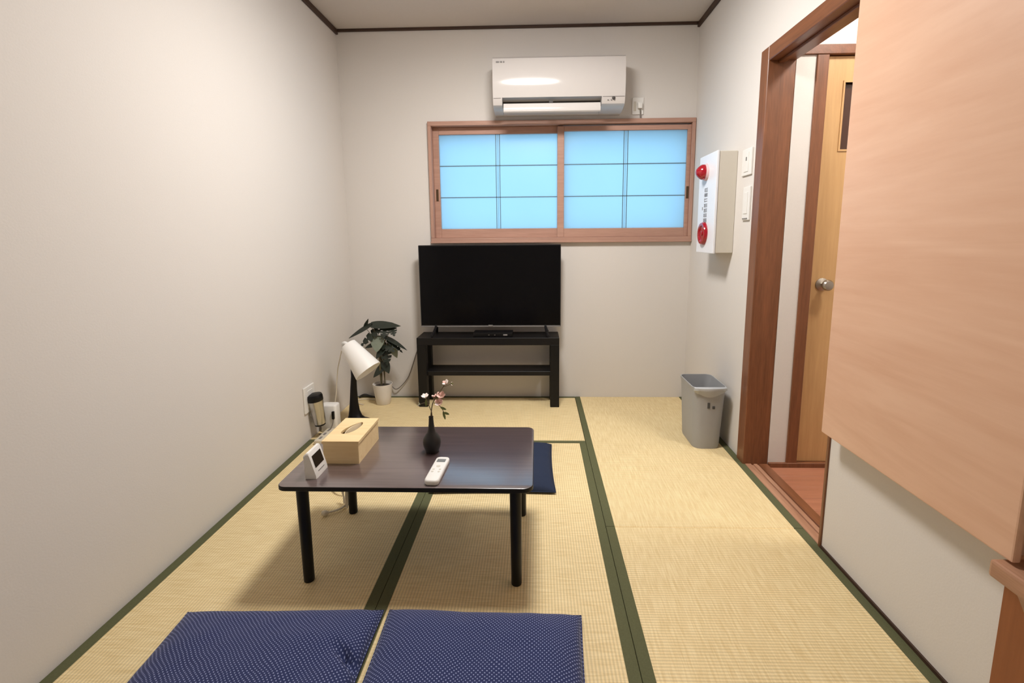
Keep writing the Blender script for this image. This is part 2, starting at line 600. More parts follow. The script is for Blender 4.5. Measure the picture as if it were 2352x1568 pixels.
# ------------------------------------------------------------------ doorway, hall and hall door
fr = sroot('door_1', 'red-brown wooden door frame of the open doorway')
bm = B()
box(bm, W - 0.012, W + TW + 0.012, DY0, DY0 + 0.075, -0.02, DZ + 0.062, 0.003, 1)
obj('jamb', bm, M['doorframe'], fr)
bm = B()
box(bm, W - 0.006, W + TW + 0.012, DY1 - 0.004, DY1 + 0.01, -0.02, DZ, 0.002, 1)
obj('jamb', bm, M['doorframe'], fr)
bm = B()
box(bm, W - 0.012, W + TW + 0.012, DY1 - 0.02, DY0, DZ, DZ + 0.062, 0.003, 1)
h_ = obj('head', bm, M['doorframe_y'], fr)
bm = B()
box(bm, W + 0.035, W + 0.06, DY1, DY0, DZ - 0.012, DZ, 0.002, 1)
obj('stop_bead', bm, M['doorframe_y'], h_)
bm = B()
box(bm, W + 0.0, W + 0.030, DY1, DY0, -0.06, 0.004, 0.002, 1)
box(bm, W + 0.030, W + 0.042, DY1, DY0, -0.06, -0.004)
box(bm, W + 0.042, W + 0.060, DY1, DY0, -0.06, 0.003, 0.002, 1)
box(bm, W + 0.060, W + 0.068, DY1, DY0, -0.06, -0.004)
obj('sill', bm, M['sill'], fr)
bm = B(); box(bm, W + 0.068, W + TW + 0.012, DY1, DY0, -0.06, 0.003, 0.002, 1)
obj('sill_edge', bm, M['doorframe_y'], fr)

hf = sroot('floor_hall', 'reddish wooden hallway floor')
xs = [W + TW + 0.012 + i * 0.17 for i in range(6)] + [HX]
y = DY0
boards = []
yy = DY0
while yy > HYN:
    y2 = max(HYN, yy - 0.10)
    bm = B(); box(bm, W + TW + 0.012, HX, y2 + 0.0012, yy - 0.0004, -0.06, -0.012, 0.0015, 1)
    obj('floor_board', bm, M['hallfloor'], hf)
    yy = y2
bm = B(); box(bm, W + TW, HX + 0.1, HYN - 0.1, DY0 + 0.1, -0.14, -0.06)
obj('subfloor', bm, M['trimwood'], hf)

bm = B()
DX0, DX1 = 2.612, 3.30
box(bm, W + TW + 0.012, 2.56, DY0, DY0 + 0.1, -0.06, H)
box(bm, 2.56, DX1 + 0.05, DY0, DY0 + 0.1, 1.975, H)
box(bm, DX1 + 0.05, HX, DY0, DY0 + 0.1, -0.06, H)
struct('wall_hall_end', bm, M['plaster'], 'white hallway wall around the inner door')
bm = B(); box(bm, HX, HX + 0.1, HYN - 0.1, DY0 + 0.1, -0.06, H)
struct('wall_hall_side', bm, M['plaster'])
bm = B(); box(bm, W + TW, HX, HYN - 0.1, HYN, -0.06, H)
struct('wall_hall_rear', bm, M['plaster'])

d2 = sroot('door_2', 'honey wooden hallway door with round steel knob')
bm = B(); box(bm, 2.56, DX0, DY0 - 0.008, DY0 + 0.09, -0.012, 1.935, 0.002, 1)
obj('jamb', bm, M['doorframe'], d2)
bm = B(); box(bm, DX1, DX1 + 0.05, DY0 - 0.008, DY0 + 0.09, -0.012, 1.935, 0.002, 1)
obj('jamb', bm, M['doorframe'], d2)
bm = B(); box(bm, W + TW + 0.013, DX1 + 0.05, DY0 - 0.012, DY0 + 0.09, 1.935, 1.975, 0.002, 1)
obj('head', bm, M['doorframe_y'], d2)
bm = B(); box(bm, W + TW + 0.013, DX1 + 0.05, DY0 - 0.012, DY0 + 0.09, -0.03, 0.012, 0.002, 1)
obj('threshold', bm, M['doorframe'], d2)
bm = B(); box(bm, DX0 - 0.03, DX1 + 0.03, DY0 + 0.052, DY0 + 0.088, -0.01, 1.95)
obj('dark_backing_board', bm, M['trimwood'], d2)  # added dark backing: blocks outside light and darkens the gap beside the leaf
SX0, SX1, SZ0, SZ1 = 2.70, 2.80, 1.53, 1.82
bm = B()
yl0, yl1 = DY0 + 0.012, DY0 + 0.048
box(bm, DX0 + 0.009, SX0, yl0, yl1, 0.014, 1.931)
box(bm, SX1, DX1 - 0.004, yl0, yl1, 0.014, 1.931)
box(bm, SX0, SX1, yl0, yl1, 0.014, SZ0)
box(bm, SX0, SX1, yl0, yl1, SZ1, 1.931)
lf = obj('door_leaf', bm, M['doorleaf'], d2)
bm = B()
box(bm, SX0, SX1, yl0 + 0.018, yl0 + 0.026, SZ0, SZ1)
obj('glass_slot', bm, M['windowslot'], lf)
bm = B()
for a in ((SX0 - 0.008, SX0, SZ0 - 0.008, SZ1 + 0.008), (SX1, SX1 + 0.008, SZ0 - 0.008, SZ1 + 0.008), (SX0, SX1, SZ1, SZ1 + 0.008), (SX0, SX1, SZ0 - 0.008, SZ0)):
    box(bm, a[0], a[1], yl0 - 0.004, yl0 + 0.018, a[2], a[3])
obj('slot_moulding', bm, M['doorleaf'], lf)
bm = B()
lathe(bm, [(0.030, 0), (0.030, 0.004), (0.022, 0.008), (0.012, 0.012), (0.011, 0.026), (0.020, 0.034), (0.026, 0.044), (0.026, 0.054), (0.020, 0.062), (0.004, 0.064)], 24)
bmesh.ops.rotate(bm, verts=bm.verts, cent=(0, 0, 0), matrix=Matrix.Rotation(PI / 2, 3, 'X'))
obj('door_knob', bm, M['steel'], lf, smooth=True, loc=(2.672, yl0, 0.91))

# ------------------------------------------------------------------ lamps of the place
cl = thing('ceiling_light_offscreen', 'round white ceiling light above the low table', 'ceiling light', (1.26, -1.36, H))
bm = B(); lathe(bm, [(0.19, 0.0), (0.20, -0.012), (0.20, -0.05), (0.235, -0.055), (0.235, -0.07), (0.225, -0.073)], 40)
obj('housing', bm, M['white'], cl, smooth=True)
bm = B(); lathe(bm, [(0.222, -0.0735), (0.215, -0.085), (0.17, -0.098), (0.08, -0.104), (0.001, -0.105)], 40)
obj('diffuser_offscreen', bm, M['lampglow'], cl, smooth=True)
hl = thing('hall_light_offscreen', 'small round ceiling light in the hallway', 'ceiling light', (2.95, -1.75, H))
bm = B(); lathe(bm, [(0.11, 0.0), (0.12, -0.01), (0.12, -0.03)], 32)
obj('housing', bm, M['white'], hl, smooth=True)
bm = B(); lathe(bm, [(0.118, -0.0305), (0.11, -0.06), (0.07, -0.075), (0.001, -0.08)], 32)
obj('diffuser_offscreen', bm, M['hallglow'], hl, smooth=True)

# ------------------------------------------------------------------ wall cabinet by the doorway
wc = thing('wall_cabinet', 'large pale peach wood-grain cabinet mounted on the wall beside the doorway', 'cabinet', (W, -2.07, 0.468))
CX = 2.30 - W
bm = B(); box(bm, CX + 0.018, 0.0, -0.33, 0.325, 0.006, 1.70, 0.002, 1)
obj('body', bm, M['peach'], wc)
bm = B(); box(bm, CX, CX + 0.018, -0.345, 0.34, 0.0, 1.71, 0.004, 2)
obj('front_panel', bm, M['peach'], wc)
lb = thing('wooden_bracket', 'small pale wooden ledge bracket on the post under the wall cabinet', 'bracket', (W, -2.43, 0.45))
bm = B(); box(bm, -0.080, -0.004, -0.09, 0.042, -0.028, 0.010, 0.006, 2)
obj('ledge', bm, M['sill'], lb)
bm = B()
loft(bm, [[Vector((-0.004, yv, -0.027)), Vector((-0.065, yv, -0.027)), Vector((-0.052, yv, -0.05)), Vector((-0.004, yv, -0.15))] for yv in (-0.03, 0.0)])
obj('brace', bm, M['sill'], lb)

# ------------------------------------------------------------------ air conditioner
AX0, AX1 = 1.043, 1.858
ac = thing('air_conditioner', 'white wall-mounted air conditioner with open louver above the window', 'air conditioner', ((AX0 + AX1) / 2, 0, 1.93))
hw = (AX1 - AX0) / 2
z0 = 1.93
front = [(-0.155, 2.243), (-0.188, 2.238), (-0.204, 2.226), (-0.213, 2.19), (-0.219, 2.13), (-0.221, 2.07), (-0.217, 2.02), (-0.212, 1.996)]
low = [(-0.207, 1.976), (-0.196, 1.955), (-0.178, 1.944), (-0.10, 1.932), (0.0, 1.930)]
full = [(0.0, 2.243)] + front + low
bm = B()
prof = [(y, z - z0) for y, z in full]
sx0, sx1 = 1.10 - (AX0 + AX1) / 2, 1.715 - (AX0 + AX1) / 2
prism_x(bm, prof, -hw, sx0)
prism_x(bm, prof, sx1, hw)
mid = [(0.0, 2.243)] + front + [(-0.16, 1.996), (-0.12, 1.99), (-0.09, 1.945), (-0.05, 1.932), (0.0, 1.93)]
prism_x(bm, [(y, z - z0) for y, z in mid], sx0, sx1)
acb = obj('body', bm, M['acwhite'], ac, smooth=True, auto=30)
bm = B()
box(bm, sx0 + 0.001, sx1 - 0.001, -0.130, -0.095, 1.938 - z0, 1.9925 - z0)
obj('air_outlet', bm, M['dark'], ac)
bm = B()
loft(bm, [[Vector((x, y, z - z0)) for y, z in ((-0.205, 1.962), (-0.214, 1.958), (-0.224, 1.930), (-0.222, 1.911), (-0.214, 1.905), (-0.212, 1.930), (-0.200, 1.953))] for x in (sx0 + 0.008, sx1 - 0.008)])
obj('louver', bm, M['acwhite'], ac, smooth=True, auto=40)
bm = B()
box(bm, sx0 + 0.29, sx0 + 0.315, -0.212, -0.19, 1.955 - z0, 1.982 - z0, 0.002)
obj('louver_arm', bm, M['dark'], ac)
bm = B()
for i, wdt in enumerate((0.008, 0.007, 0.003, 0.008, 0.003, 0.008)):
    x = -hw + 0.022 + i * 0.0088
    box(bm, x, x + wdt, -0.2135, -0.2085, 2.199 - z0, 2.208 - z0)
obj('brand_mark', bm, M['grey'], acb)
bm = B()
r = bmesh.ops.create_uvsphere(bm, u_segments=14, v_segments=8, radius=0.011)
bmesh.ops.scale(bm, verts=r['verts'], vec=(1, 0.4, 0.8))
obj('sensor_eye', bm, M['dark'], acb, smooth=True, loc=(0.337, -0.213, 1.984 - z0))
bm = B()
for i in range(3):
    box(bm, 0.30 + i * 0.02, 0.308 + i * 0.02, -0.2105, -0.204, 1.972 - z0, 1.976 - z0)
obj('indicator_row', bm, M['grey'], acb)
for xx in (-hw + 0.0, sx1 + 0.002):
    bm = B()
    box(bm, xx + 0.004, xx + 0.05 if xx < 0 else hw - 0.004, -0.2135, -0.2, 1.992 - z0, 1.9945 - z0)
    obj('panel_seam', bm, M['grey'], acb)

ot = thing('wall_outlet', 'white wall outlet with plug beside the air conditioner', 'outlet', (1.978, 0, 1.983))
bm = B(); box(bm, -0.037, 0.037, -0.009, 0.0, -0.052, 0.055, 0.004)
obj('cover_plate', bm, M['white'], ot)
bm = B(); box(bm, -0.004, 0.024, -0.034, -0.008, -0.018, 0.022, 0.006)
obj('plug', bm, M['white'], ot)
bm = B(); box(bm, -0.028, -0.012, -0.0105, -0.007, -0.03, 0.03, 0.002)
obj('socket_face', bm, M['boxside'], ot)
bm = B(); tube(bm, [(0.012, -0.02, -0.018), (0.014, -0.02, -0.04), (0.016, -0.015, -0.075)], 0.004)
obj('cord', bm, M['cordgrey'], ot, smooth=True)

# ------------------------------------------------------------------ television and stand
st = thing('tv_stand', 'low black television bench with one lower shelf', 'tv stand', (0.982, -0.115, 0))
bm = B(); box(bm, -0.477, 0.477, -0.105, 0.105, 0.43, 0.48, 0.002, 1)
obj('top', bm, M['blackwood'], st)
for sx in (-1, 1):
    for sy in (-1, 1):
        bm = B(); x = sx * 0.447; yv = sy * 0.076
        box(bm, x - 0.03, x + 0.03, yv - 0.029, yv + 0.029, 0, 0.432, 0.002, 1)
        obj('leg', bm, M['black'], st)
bm = B(); box(bm, -0.42, 0.42, -0.085, 0.085, 0.215, 0.245, 0.002, 1)
obj('shelf', bm, M['blackwood'], st)

tv = thing('television', 'large black flat-screen television on the black bench', 'television', (0.995, -0.115, 0.48))
bm = B(); box(bm, -0.477, 0.477, -0.012, 0.02, 0.058, 0.612, 0.003, 1)
box(bm, -0.30, 0.30, 0.02, 0.05, 0.08, 0.36, 0.01, 2)
obj('housing', bm, M['bezel'], tv)
bm = B(); box(bm, -0.471, 0.471, -0.0135, -0.011, 0.072, 0.606)
obj('screen', bm, M['screen'], tv)
bm = B(); box(bm, -0.475, 0.475, -0.015, -0.008, 0.058, 0.066, 0.001, 1)
lbz = obj('lower_bezel', bm, M['grey'], tv)
bm = B(); box(bm, -0.016, 0.016, -0.0165, -0.010, 0.062, 0.071, 0.002, 1)
obj('brand_badge', bm, M['silver'], lbz)
for sx in (-1, 1):
    bm = B(); x = sx * 0.375
    tube(bm, [(x, 0.0, 0.075), (x, -0.02, 0.055), (x + sx * 0.012, -0.082, 0.012), (x + sx * 0.014, -0.094, 0.0115)], 0.009, 8)
    tube(bm, [(x, 0.0, 0.075), (x, 0.02, 0.055), (x + sx * 0.012, 0.072, 0.012), (x + sx * 0.014, 0.084, 0.0115)], 0.009, 8)
    obj('foot', bm, M['black'], tv, smooth=True)
sb = thing('media_box', 'flat black set-top box under the television', 'set-top box', (1.015, -0.145, 0.48))
bm = B(); box(bm, -0.132, 0.132, -0.05, 0.05, 0.0, 0.03, 0.004)
obj('case', bm, M['black'], sb, smooth=True)
bm = B(); box(bm, 0.07, 0.098, -0.053, -0.048, 0.010, 0.020, 0.001, 1)
obj('display', bm, M['grey'], sb)
for xx in (-0.03, 0.01):
    bm = B(); box(bm, xx, xx + 0.008, -0.0525, -0.048, 0.013, 0.017)
    obj('status_light', bm, M['silver'], sb)

# ------------------------------------------------------------------ fire alarm box on the right wall
fx = 2.252
fb = thing('fire_alarm_box', 'white fire alarm box with red lamp and red button on the right wall', 'alarm box', (W, -0.585, 1.05))
bm = B(); box(bm, fx - W + 0.012, 0.0, -0.14, 0.125, 0.0, 0.53, 0.003, 1)
obj('case', bm, M['boxside'], fb)
bm = B(); box(bm, fx - W, fx - W + 0.013, -0.143, 0.128, -0.003, 0.533, 0.004)
fpan = obj('front_panel', bm, M['boxfront'], fb)


def lathe_mx(bm, prof, n=28):
    lathe(bm, prof, n)
    bmesh.ops.rotate(bm, verts=bm.verts, cent=(0, 0, 0), matrix=Matrix.Rotation(-PI / 2, 3, 'Y'))


bm = B(); lathe_mx(bm, [(0.046, 0.0), (0.046, 0.006), (0.043, 0.010), (0.043, 0.014)])
rg = obj('lamp_ring', bm, M['pinkring'], fpan, smooth=True, loc=(fx - W, 0.01, 0.44))
bm = B(); lathe_mx(bm, [(0.041, 0.012), (0.041, 0.026), (0.036, 0.036), (0.026, 0.048), (0.014, 0.057), (0.002, 0.060)])
obj('red_lamp', bm, M['red'], fpan, smooth=True, loc=(fx - W, 0.01, 0.44))
bm = B(); lathe_mx(bm, [(0.064, 0.0), (0.064, 0.008), (0.058, 0.017), (0.045, 0.017), (0.040, 0.010), (0.012, 0.010), (0.012, 0.014), (0.002, 0.015)])
obj('push_button', bm, M['red'], fpan, smooth=True, loc=(fx - W, 0.01, 0.105))
bm = B()
z = 0.355
gl = [(3, 0.024), (4, 0.020), (2, 0.026), (3, 0.022), (3, 0.022), (3, 0.022), (4, 0.024)]
for k, (n, hgt) in enumerate(gl):
    for i in range(n):
        yy = -0.022 + 0.044 * i / max(1, n - 1)
        if k in (0, 1, 2):
            box(bm, fx - W - 0.0012, fx - W + 0.002, -0.022, 0.022, z - hgt * (i + 0.5) / n - 0.0016, z - hgt * (i + 0.5) / n + 0.0016)
        else:
            box(bm, fx - W - 0.0012, fx - W + 0.002, -0.024, 0.024 - 0.006 * (i % 2), z - hgt * (i + 0.5) / n - 0.0018, z - hgt * (i + 0.5) / n + 0.0018)
    box(bm, fx - W - 0.0012, fx - W + 0.002, 0.018, 0.022, z - hgt * 0.9, z - hgt * 0.1)
    z -= hgt + 0.005
box(bm, fx - W - 0.0012, fx - W + 0.002, 0.045, 0.052, 0.235, 0.252)
obj('lettering', bm, M['grey'], fpan)

s1 = thing('light_switch', 'white wall switch plate beside the alarm box, upper of two', 'switch', (W, -0.86, 1.50))
bm = B(); box(bm, -0.009, 0.0, -0.05, 0.06, -0.062, 0.066, 0.003)
obj('cover_plate', bm, M['white'], s1)
bm = B(); box(bm, -0.012, -0.008, -0.02, 0.028, -0.045, 0.048, 0.002)
rk = obj('rocker', bm, M['white'], s1)
bm = B(); box(bm, -0.0135, -0.011, -0.004, 0.008, 0.008, 0.026, 0.001, 1)
obj('indicator', bm, M['grey'], rk)
s2 = thing('light_switch', 'white wall switch plate beside the doorway, lower of two', 'switch', (W, -0.88, 1.30))
bm = B(); box(bm, -0.009, 0.0, -0.035, 0.045, -0.082, 0.082, 0.003)
obj('cover_plate', bm, M['white'], s2)
bm = B(); box(bm, -0.012, -0.008, -0.014, 0.026, -0.05, 0.055, 0.002)
rk = obj('rocker', bm, M['white'], s2)
bm = B(); box(bm, -0.0115, -0.008, -0.02, 0.035, -0.076, -0.071)
obj('indicator', bm, M['grey'], rk)

# ------------------------------------------------------------------ waste bin
wb = thing('waste_bin', 'tapered grey plastic waste bin in the corner by the doorway', 'bin', (2.232, -0.73, 0))
bm = B()
Hb = 0.345
rg = []
for z, s, c in ((0.0, 0.80, 0.02), (0.012, 0.83, 0.02), (0.10, 0.87, 0.018), (0.30, 0.97, 0.012), (0.322, 0.985, 0.01), (0.335, 1.02, 0.01), (Hb, 1.02, 0.01)):
    rg.append(rrect(0.178 * s, 0.262 * (0.8 + 0.2 * s) * (0.92 + 0.08 * s), c + 0.025, z))
for z, s in ((Hb, 0.97), (0.30, 0.93), (0.02, 0.79)):
    rg.append(rrect(0.178 * s, 0.262 * (0.8 + 0.2 * s) * (0.92 + 0.08 * s) - 0.004, 0.033, z))
loft(bm, rg, cap=True)
obj('bucket', bm, M['bin'], wb, smooth=True)
bm = B()
loft(bm, [[Vector((x, y_, z_)) for y_, z_ in ((-0.122, 0.346), (-0.136 - 0.012 * (1 - (x / 0.085) ** 2), 0.344), (-0.137 - 0.013 * (1 - (x / 0.085) ** 2), 0.332), (-0.121, 0.274 + 0.05 * (x / 0.085) ** 2))] for x in [-0.085 + 0.17 * i / 14 for i in range(15)]])
obj('grip_lip', bm, M['binrim'], wb, smooth=True)
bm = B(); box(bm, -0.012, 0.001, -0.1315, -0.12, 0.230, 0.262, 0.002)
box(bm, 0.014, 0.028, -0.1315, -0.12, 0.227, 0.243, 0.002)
obj('slot_shade', bm, M['binslot'], wb)  # slots not cut: their shade is painted as small dark blocks

# ------------------------------------------------------------------ low table
TX0, TX1, TY0, TY1, TZ = 0.467, 1.297, -1.937, -1.437, 0.36
tx, ty = (TX0 + TX1) / 2, (TY0 + TY1) / 2
tb = thing('low_table', 'low dark walnut table with round black legs', 'table', (tx, ty, 0))
bm = B()
w_, d_ = TX1 - TX0, TY1 - TY0
loft(bm, [rrect(w_ - 0.008, d_ - 0.008, 0.026, TZ - 0.017), rrect(w_, d_, 0.03, TZ - 0.014), rrect(w_, d_, 0.03, TZ - 0.003), rrect(w_ - 0.002, d_ - 0.002, 0.029, TZ - 0.0012)])
obj('edge_band', bm, M['black'], tb, smooth=True, auto=25)
bm = B()
loft(bm, [rrect(w_ - 0.003, d_ - 0.003, 0.029, TZ - 0.0015), rrect(w_ - 0.003, d_ - 0.003, 0.029, TZ - 0.0004), rrect(w_ - 0.005, d_ - 0.005, 0.028, TZ)])
obj('table_top', bm, M['tabletop'], tb, smooth=True, auto=25)
for lx, ly in ((0.535, -1.897), (1.24, -1.900), (0.532, -1.490), (1.246, -1.495)):
    bm = B()
    lathe(bm, [(0.0165, 0.0), (0.0175, 0.003), (0.0175, 0.02), (0.0195, TZ - 0.03), (0.0195, TZ - 0.016)], 20, c=(lx - tx, ly - ty))
    obj('leg', bm, M['black'], tb, smooth=True)
bm = B()
box(bm, -0.36, 0.36, -d_ / 2 + 0.06, -d_ / 2 + 0.075, TZ - 0.035, TZ - 0.016)
box(bm, -0.36, 0.36, d_ / 2 - 0.075, d_ / 2 - 0.06, TZ - 0.035, TZ - 0.016)
obj('under_rail', bm, M['black'], tb)

# tissue box
tsb = thing('tissue_box', 'pale pine wooden tissue box on the low table', 'tissue box', (0.620, -1.668, TZ))
bw, bd, bh = 0.132, 0.220, 0.084
bm = B()
ow, od, iw, id_ = bw - 0.006, bd - 0.006, bw - 0.020, bd - 0.020
loft(bm, [rrect(ow, od, 0.001, 0.0, k=1), rrect(ow, od, 0.001, bh - 0.0095, k=1), rrect(iw, id_, 0.001, bh - 0.0095, k=1), rrect(iw, id_, 0.001, 0.006, k=1)])
obj('body', bm, M['pine'], tsb)
# lid with a leaf-shaped opening ring
bm = B()
op = []
NN = 40
for i in range(NN):
    a = 2 * PI * i / NN
    ex = 0.025 * math.sin(a) * (1 - 0.25 * math.cos(a))
    ey = 0.058 * math.cos(a)
    op.append((ex * 0.9 + ey * 0.25, ey * 0.95 + 0.012))
outer = []
ca_ = math.atan2(bw, bd)
crn = [0, ca_, PI / 2, PI - ca_, PI, PI + ca_, 1.5 * PI, 2 * PI - ca_, 2 * PI]
for i in range(NN):
    q_, f_ = divmod(i, 5)
    a = crn[q_] + (crn[q_ + 1] - crn[q_]) * f_ / 5
    dx, dy = math.sin(a), math.cos(a)
    k = min((bw / 2) / max(abs(dx), 1e-6), (bd / 2) / max(abs(dy), 1e-6))
    outer.append((dx * k, dy * k))
zt, zb_ = bh, bh - 0.0095
ring_o_t = [Vector((x, y, zt)) for x, y in outer]
ring_i_t = [Vector((x, y, zt)) for x, y in op]
ring_i_b = [Vector((x, y, zb_)) for x, y in op]
ring_o_b = [Vector((x, y, zb_)) for x, y in outer]
loft(bm, [ring_o_b, ring_o_t, ring_i_t, ring_i_b, ring_o_b], cap=False)
bmesh.ops.remove_doubles(bm, verts=bm.verts, dist=1e-6)
obj('lid', bm, M['pine'], tsb)
# the tissue sticking out: a curved soft fold along the opening
bm = B()
rows = []
for i in range(13):
    t = -1 + 2 * i / 12
    y = 0.012 + 0.050 * t
    xo = 0.25 * 0.050 * t
    amp = 0.012 * (1 - t * t) ** 0.5 if abs(t) < 1 else 0
    rows.append([Vector((xo - 0.010 * (1 - t * t), y, bh - 0.050)), Vector((xo - 0.006 * (1 - t * t), y, bh - 0.002 + amp * 0.5)), Vector((xo + 0.002, y, bh - 0.001 + amp * 0.7)), Vector((xo + 0.007 * (1 - t * t), y, bh - 0.050))])
loft(bm, rows, cap=True)
obj('tissue', bm, M['cream'], tsb, smooth=True)

# clock
ck = thing('alarm_clock', 'small white digital alarm clock beside the tissue box', 'clock', (0.563, -1.842, TZ))
bm = B()
tl = 0.022


def clk(x, z):
    return x - tl * z / 0.095


pr = [(-0.022, 0.0), (0.018, 0.0), (0.018, 0.008), (0.018 - 0.020, 0.080), (-0.006, 0.088), (-0.014, 0.088), (-0.024, 0.078)]
cr = []
for yv, sc in ((-0.043, 0.90), (-0.040, 1.0), (0.040, 1.0), (0.043, 0.90)):
    cx_, cz_ = -0.004, 0.044
    cr.append([Vector((cx_ + (x - cx_) * sc, yv, 0.0 if z == 0 else cz_ + (z - cz_) * sc)) for x, z in pr])
loft(bm, cr)
obj('case', bm, M['white'], ck, smooth=True, auto=30)
# display on the leaning face
fdir = Vector((-0.020, 0, 0.072)).normalized()
fn = Vector((fdir.z, 0, -fdir.x))
org = Vector((0.018, 0, 0.008))


def on_face(a, y, lift):
    p = org + fdir * a + fn * lift
    return Vector((p.x, y, p.z))


def face_plate(bm, a0, a1, y0, y1, t=0.001):
    loft(bm, [[on_face(a0, y0, -0.001), on_face(a1, y0, -0.001), on_face(a1, y1, -0.001), on_face(a0, y1, -0.001)],
              [on_face(a0, y0, t), on_face(a1, y0, t), on_face(a1, y1, t), on_face(a0, y1, t)]])


bm = B(); face_plate(bm, 0.026, 0.068, -0.031, 0.031)
obj('display', bm, M['lcd'], ck)
bm = B(); face_plate(bm, 0.010, 0.0125, -0.022, 0.022)
obj('print_line', bm, M['grey'], ck)

# remote control
rm = thing('remote_control', 'white air conditioner remote lying on the low table', 'remote control', (0.974, -1.838, TZ), (0, 0, math.radians(-3)))
bm = B()
loft(bm, [rrect(0.042, 0.165, 0.012, 0.0), rrect(0.047, 0.172, 0.014, 0.004), rrect(0.048, 0.174, 0.015, 0.012), rrect(0.045, 0.170, 0.014, 0.017), rrect(0.038, 0.162, 0.012, 0.019)])
obj('case', bm, M['white'], rm, smooth=True, auto=50)
bm = B(); box(bm, -0.015, 0.015, 0.042, 0.064, 0.0185, 0.0197, 0.0004, 1)
obj('display', bm, M['remotelcd'], rm)
for bx_, by_, r_ in ((0, 0.012, 0.007), (-0.011, -0.01, 0.004), (0.011, -0.01, 0.004), (-0.011, -0.026, 0.004), (0.011, -0.026, 0.004)):
    bm = B(); lathe(bm, [(r_, 0.0185), (r_, 0.0198), (r_ * 0.8, 0.0202)], 14, c=(bx_, by_))
    obj('button', bm, M['boxside'], rm, smooth=True)

# vase with flowers
vx, vy = 0.920, -1.672
vb = B()
lathe(vb, [(0.022, 0.0), (0.0245, 0.003), (0.0265, 0.010), (0.0315, 0.024), (0.0335, 0.038), (0.031, 0.052), (0.024, 0.064), (0.0155, 0.076), (0.0115, 0.092), (0.0092, 0.112), (0.0082, 0.132), (0.0088, 0.136), (0.0070, 0.136), (0.0062, 0.120), (0.0055, 0.10)], 28)
vo = obj('vase', vb, M['vase'], smooth=True, loc=(vx, vy, TZ))
tag(vo, 'small matte black bottle vase in the middle of the low table', 'vase')
fl = thing('flower_sprig', 'sprig of pink and white blossoms standing in the black vase', 'flowers', (vx, vy, TZ))


def flpt(px, py, dy=0.0):
    """photo pixel to a point on the vertical plane through the vase"""
    d = fw + rv * ((px - PX) / F_PX) - uv * ((py - PY) / F_PX)
    t = (vy + dy - CAM.y) / d.y
    p = CAM + d * t
    return p - Vector((vx, vy, TZ))


stems = [
    ([(0, 0, 0.105), (0, 0, 0.14), flpt(993, 930), flpt(999, 915), flpt(1010, 900), flpt(1018, 888), flpt(1024, 878, 0.01)], [0.002, 0.0018, 0.0012]),
    ([(0, 0, 0.11), flpt(992, 950), flpt(986, 933), flpt(978, 912, -0.01)], [0.0018, 0.0012]),
    ([flpt(985, 932), flpt(978, 925), flpt(968, 927, 0.01), flpt(962, 930, 0.01)], [0.0012, 0.0009]),
    ([flpt(997, 925), flpt(1008, 930), flpt(1016, 940), flpt(1021, 950)], [0.0014, 0.0012]),
    ([flpt(1018, 888), flpt(1030, 884), flpt(1038, 880)], [0.0012, 0.0009]),
]
for pts, r_ in stems:
    bm = B(); tube(bm, pts, r_, 6, 5)
    obj('twig', bm, M['twig'], fl, smooth=True)


def petal_mesh(bm, c, d, side, L, Wd, cup):
    d = d.normalized(); side = (side - d * side.dot(d)).normalized(); nrm = d.cross(side)
    rows = []
    for i in range(6):
        t = i / 5
        w = Wd * math.sin(PI * min(1, 0.12 + 0.83 * t)) ** 0.7
        base = c + d * (L * t) + nrm * (cup * (t * t))
        rows.append([base - side * w + nrm * (cup * 0.5 * (w / Wd) ** 2), base, base + side * w + nrm * (cup * 0.5 * (w / Wd) ** 2)])
    top = [[p + nrm * 0.0006 for p in r] for r in rows]
    loft(bm, [[a, b, c_, f, e, d_] for (a, b, c_), (d_, e, f) in zip(rows, top)])


def blossom(px, py, dy, L, mats, axis, n=5):
    c = flpt(px, py, dy)
    ax = Vector(axis).normalized()
    s0 = ax.orthogonal().normalized()
    bm = B()
    r = bmesh.ops.create_uvsphere(bm, u_segments=8, v_segments=6, radius=L * 0.22)
    bmesh.ops.translate(bm, verts=bm.verts, vec=c - ax * L * 0.05)
    bl = obj('blossom', bm, M['greenleaf'], fl, smooth=True)
    for k in range(n):
        a = 2 * PI * k / n + 0.4
        s = Matrix.Rotation(a, 3, ax) @ s0
        bm = B()
        petal_mesh(bm, c, ax * 0.85 + s * 0.62, ax.cross(s), L, L * 0.42, -L * 0.25)
        obj('petal', bm, M[mats[k % len(mats)]], bl, smooth=True)


blossom(977, 913, -0.01, 0.017, ['petalw'], (-0.1, -0.3, 1), 6)
blossom(1025, 881, 0.01, 0.016, ['petalw', 'petalp'], (-0.3, -0.4, 0.8))
blossom(1013, 911, 0.0, 0.021, ['petalp'], (0.05, -0.5, 0.9))
blossom(1011, 926, -0.008, 0.021, ['petalp', 'petalp', 'petalw'], (-0.25, -0.5, 0.6))
blossom(999, 912, 0.004, 0.014, ['petalp'], (-0.3, 0, 1), 4)
blossom(964, 929, 0.01, 0.010, ['petalw', 'greenleaf'], (-0.8, -0.2, 0.35), 4)
blossom(1035, 881, 0.01, 0.009, ['petalw', 'greenleaf'], (1, -0.2, 0.15), 4)
for (a, b_) in (((1018, 945), (1023, 962)), ((1020, 947), (1032, 951)), ((979, 917), (979, 932)), ((1012, 935), (1025, 940))):
    p, q = flpt(*a), flpt(*b_)
    bm = B(); petal_mesh(bm, p, q - p, Vector((0, -1, 0.2)).cross(q - p), (q - p).length, 0.0045, 0.003)
    obj('leaf', bm, M['greenleaf'], fl, smooth=True)

# ------------------------------------------------------------------ floor cushions


